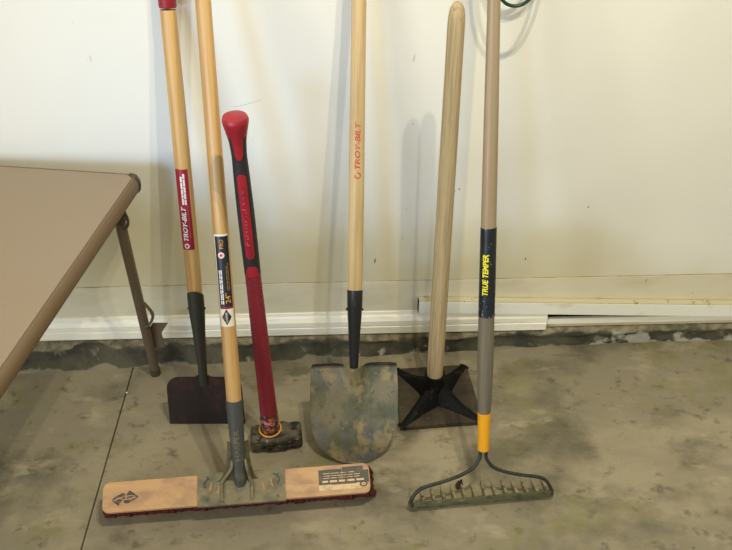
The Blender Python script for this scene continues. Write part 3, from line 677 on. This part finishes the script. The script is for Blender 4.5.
# head bar ends on the photograph's line
eL, eR = Vector((.123, -.562, .020)), Vector((.459, -.536, .020))
xb = (eR-eL).normalized(); mid = (eL+eR)/2
bk = Vector((0, 1, 0)); bk = (bk-xb*bk.dot(xb)).normalized(); tn = (bk*math.cos(R(14))-Vector((0, 0, 1))*math.sin(R(14))).normalized(); nb = xb.cross(tn)
Mb = Matrix((xb, tn, nb)).transposed().to_4x4(); Mb.translation = mid
bm = bmesh.new(); hl = (eR-eL).length/2; box(bm, (0, 0, 0), (2*hl, .006, .018), TI @ Mb, bev=.0018); bar = link('head_bar', bm, rake_mud, T)
for k in range(14):
    x = -hl+.010+(2*hl-.020)*k/13; bm = bmesh.new(); rg = []
    for t in range(6):
        q = t/5; yy = .002+.068*q; hw = .0034*(1-q)**.8+.0019; dz = -.004*q*q
        rg.append([bm.verts.new(TI @ (Mb @ Vector((x+a*hw, yy, dz+b*.0032*(1-.4*q))))) for a, b in ((-1, -1), (1, -1), (.6, 1), (-.6, 1))])
    for a, b in zip(rg, rg[1:]):
        for i in range(4): bm.faces.new((a[i], a[(i+1) % 4], b[(i+1) % 4], b[i]))
    bm.faces.new(rg[0]); bm.faces.new(rg[-1][::-1]); link('tine', bm, tine_m, T, smooth=False)
# bow rods: from the ferrule out to the ends of the bar
neck = Vector((.2885, -.510, .143))
for s, e_ in ((-1, eL), (1, eR)):
    hw = hl; P0 = neck+ax*.01+Vector((s*.0045, 0, 0)); pts = [P0, neck+Vector((s*.0065, 0, -.004))]
    for u_, v_ in ((.05, .20), (.14, .42), (.32, .58), (.56, .70), (.76, .775), (.90, .90), (.985, 1.18)):
        u2 = u_*hw; top_ = neck; bot = mid+xb*(s*hw)
        f = v_-.02; base_l = neck.lerp(Vector((neck.x, mid.y, mid.z)), min(f, 1.0)*.82 if f < 1 else .93)
        p = base_l+xb*(s*u2)*1.0; pts.append(p)
    pts.append(e_-xb*s*.004+Vector((0, .0, .006))); pts.append(e_-xb*s*.004+Vector((0, .0, -.002)))
    bm = bmesh.new(); tube(bm, [TI @ p for p in pts], [.0040]*3+[.0042]*(len(pts)-3), 12, n_sub=5); link('bow_rod', bm, rake_steel, T)
zf = .144
bm = bmesh.new(); lathe(bm, [(.0105, zf), (.0128, zf+.002), (.0132, zf+.03), (.0144, zf+.088), (.0146, zf+.097), (.0142, zf+.0975)], 32); fr = link('ferrule', bm, yellow_m, T); fr['label'] = 'yellow ferrule'
z1_, z2_ = .473, .667
hp1 = [(.0140, zf+.09), (.0162, zf+.14), (.0176, .36), (.0168, z1_+.004)]
bm = bmesh.new(); lathe(bm, hp1, 36); o = link('lower_handle', bm, grey_fibre, T); o['label'] = 'dull grey lower handle'
LR = (-.016-base.y)/ax.y
hp2 = [(.0168, z1_), (.0158, z2_), (.0146, .85), (.0122, 1.10), (.0118, LR-.02), (.006, LR-.004)]; hf = lerp_prof(hp2)
bm = bmesh.new(); lathe(bm, hp2, 36); hd = link('handle', bm, grey_wood, T)
bm = bmesh.new(); lathe(bm, [(hf(z)+.0006, z) for z in (z1_, z1_+.05, z1_+.1, z1_+.15, z2_)], 36); sv = link('label_sleeve', bm, navy_label, hd); sv['label'] = 'navy label sleeve'
bm = rects((0, 0, .150, .024)); wrap(bm, hf, z1_+.045, R(86), .0010); child('black_panel', bm, black_sleeve, sv)
bm = text_bm('TRUE TEMPER', .0125, .090, shear=.15, offset=.035); wrap(bm, hf, z1_+.050, R(-8), .0011); child('lettering', bm, yellow_ink, sv)

# ------------------------------------------------------------------ folding table
tx1, ty1 = 0, 0; TW, TD = .62, .98; TZ = .045; TROT = R(-9)
T = thing('folding_table', 'low folding table with taupe top and brown tube legs, cropped at the left', 'table', Matrix.Translation((-.468, -.104, 0)) @ Matrix.Rotation(TROT, 4, 'Z') @ Matrix.Translation((-TW/2, -TD/2, 0)))
hx, hy_ = TW/2, TD/2
bm = bmesh.new(); prism(bm, rrect(-hx+.014, -hy_+.014, hx-.014, hy_-.014, .015), .585+TZ, .600+TZ); bmesh.ops.bevel(bm, geom=[e for e in bm.edges if e.verts[0].co.z > .599+TZ and e.verts[1].co.z > .599+TZ], offset=.003, segments=2, affect='EDGES')
link('tabletop', bm, table_m, T)
# rolled edging: outline swept with a rounded profile
pro = [(.014, .599), (.008, .5995), (.003, .596), (.0, .588), (.0, .578), (.002, .569), (.006, .564), (.012, .562), (.016, .566), (.016, .59)]
pro = [(a_, b_+TZ) for a_, b_ in pro]
bm = bmesh.new(); rings = []
for ins, z in pro: rings.append([bm.verts.new((x, y, z)) for x, y in rrect(-hx+ins, -hy_+ins, hx-ins, hy_-ins, max(.026-ins, .006), 8)])
n = len(rings[0])
for a, b in zip(rings, rings[1:]+rings[:1]):
    for i in range(n): bm.faces.new((a[i], a[(i+1) % n], b[(i+1) % n], b[i]))
ed = link('edging', bm, table_edge_m, T); ed['label'] = 'brown rounded edging'
for sx in (-1, 1):
    for sy in (-1, 1):
        bm = bmesh.new(); n0 = 7; rr_ = []
        for ins, z in [(i-.0022, zz+(.0012 if zz > .59+TZ else -.0012 if zz < .565+TZ else 0)) for i, zz in pro[:8]]:
            q = []
            for k in range(n0):
                a = R(90*k/(n0-1)); r_ = max(.026-ins, .006); q.append(bm.verts.new((sx*(hx-.026+r_*math.cos(a)), sy*(hy_-.026+r_*math.sin(a)), z)))
            rr_.append(q)
        for a, b in zip(rr_, rr_[1:]):
            for i in range(n0-1): bm.faces.new((a[i], a[i+1], b[i+1], b[i]))
        bmesh.ops.recalc_face_normals(bm, faces=bm.faces); bmesh.ops.solidify(bm, geom=bm.faces[:], thickness=.001)
        link('corner_cap', bm, cap_m, T)
def loc(p): return Vector(p)-Vector((tx1-TW/2, ty1-TD/2, 0))
for sx in (1, -1):
    for yy, yt, q in ((-.002, -.075, -1), (-TD+.014, -TD+.075, 1)):
        bx_ = -.078 if sx > 0 else -TW+.078; txp = -.040 if sx > 0 else -TW+.040
        a, b = loc((bx_, yy, .012)), loc((txp, yt, .600))
        bm = bmesh.new(); tube(bm, [a, b], .0125, 20); lg = link('leg', bm, tube_m, T)
        d_ = (a-b).normalized(); bm = bmesh.new(); tube(bm, [a-Vector((0, 0, .012)), a-d_*.012], .0140, 20); link('foot_cap', bm, cap_m, lg)
        bm = bmesh.new()
        tube(bm, [loc((txp+.002*sx, yt, .588)), loc((txp+.014*sx, yt, .586)), loc((txp+.020*sx, yt, .566)), loc((txp+.014*sx, yt, .545)), loc((txp+.002*sx, yt, .540))], .0032, 8, n_sub=4); link('hinge_link', bm, cap_m, lg)
        bm = bmesh.new(); box(bm, loc((txp, yt, .575)), (.026, .030, .035), bev=.002); link('hinge_plate', bm, cap_m, lg)
        if sx > 0 and q < 0:
            bm = bmesh.new(); tube(bm, [loc(p) for p in ((bx_+.016, yt+.035, .305), (bx_+.028, yt+.038, .290), (bx_+.042, yt+.044, .255), (bx_+.042, yt+.044, .235), (bx_+.030, yt+.040, .212), (bx_+.014, yt+.040, .200))], .0042, 10, flat=.6, n_sub=5)
            o = link('folding_brace', bm, tube_m, lg)
            bm = bmesh.new(); pts = [(bx_+.024, .190), (bx_+.066, .194), (bx_+.042, .157), (bx_+.044, .107), (bx_+.004, .104), (bx_-.002, .15)]
            prism(bm, [(x, z) for x, z in pts], yt+.070, yt+.074, lambda x, y, d: tuple(loc((x, d, y)))); o = link('brace_bracket', bm, tube_m, lg, smooth=False)
# ------------------------------------------------------------------ green cord
bm = bmesh.new(); pts = []
for lp, (zc_, hz, hw, yy, xc) in enumerate(((1.160, .153, .062, -.090, .338), (1.185, .158, .058, -.042, .338), (1.20, .150, .066, -.066, .344))):
    for k in range(24):
        a = 2*math.pi*k/24+math.pi/2; pw = math.copysign(abs(math.cos(a))**.9, math.cos(a))
        pts.append((xc+hw*pw, yy+(.006*math.sin(a)), zc_+hz*math.sin(a)))
tube(bm, pts, .0036, 10, n_sub=3)
tagp(link('coiled_cord', bm, cord_m), 'dark green cord hanging in loops at the top edge beside the rake', 'cord')

# ------------------------------------------------------------------ litter on the floor
bm = bmesh.new(); lf = [(-.010, 0), (-.004, .006), (.004, .005), (.012, .001), (.005, -.004), (-.003, -.005)]
vs = [bm.verts.new((x*1.5, y*1.5, .004+.004*math.sin(i))) for i, (x, y) in enumerate(lf)]; c = bm.verts.new((0, 0, .008))
for i in range(6): bm.faces.new((vs[i], vs[(i+1) % 6], c))
bmesh.ops.solidify(bm, geom=bm.faces[:], thickness=.0008)
for v in bm.verts: v.co.z = max(v.co.z-.0005, 0)
o = link('dry_leaf', bm, leaf_m, smooth=False); o.location = (.246, -.494, 0); o.rotation_euler = (0, 0, R(60)); tagp(o, 'tiny curled dark leaf on the floor among the rake tines', 'leaf')
bm = bmesh.new(); bmesh.ops.create_icosphere(bm, subdivisions=1, radius=.0028, matrix=Matrix.Translation((0, 0, .0022)) @ Matrix.Diagonal((1.2, .9, .8, 1)))
o = link('pebble', bm, white_ink, smooth=False); o.location = (-.6165+.006, -.165, 0); tagp(o, 'tiny pale pebble beside the floor joint near the table leg', 'pebble')
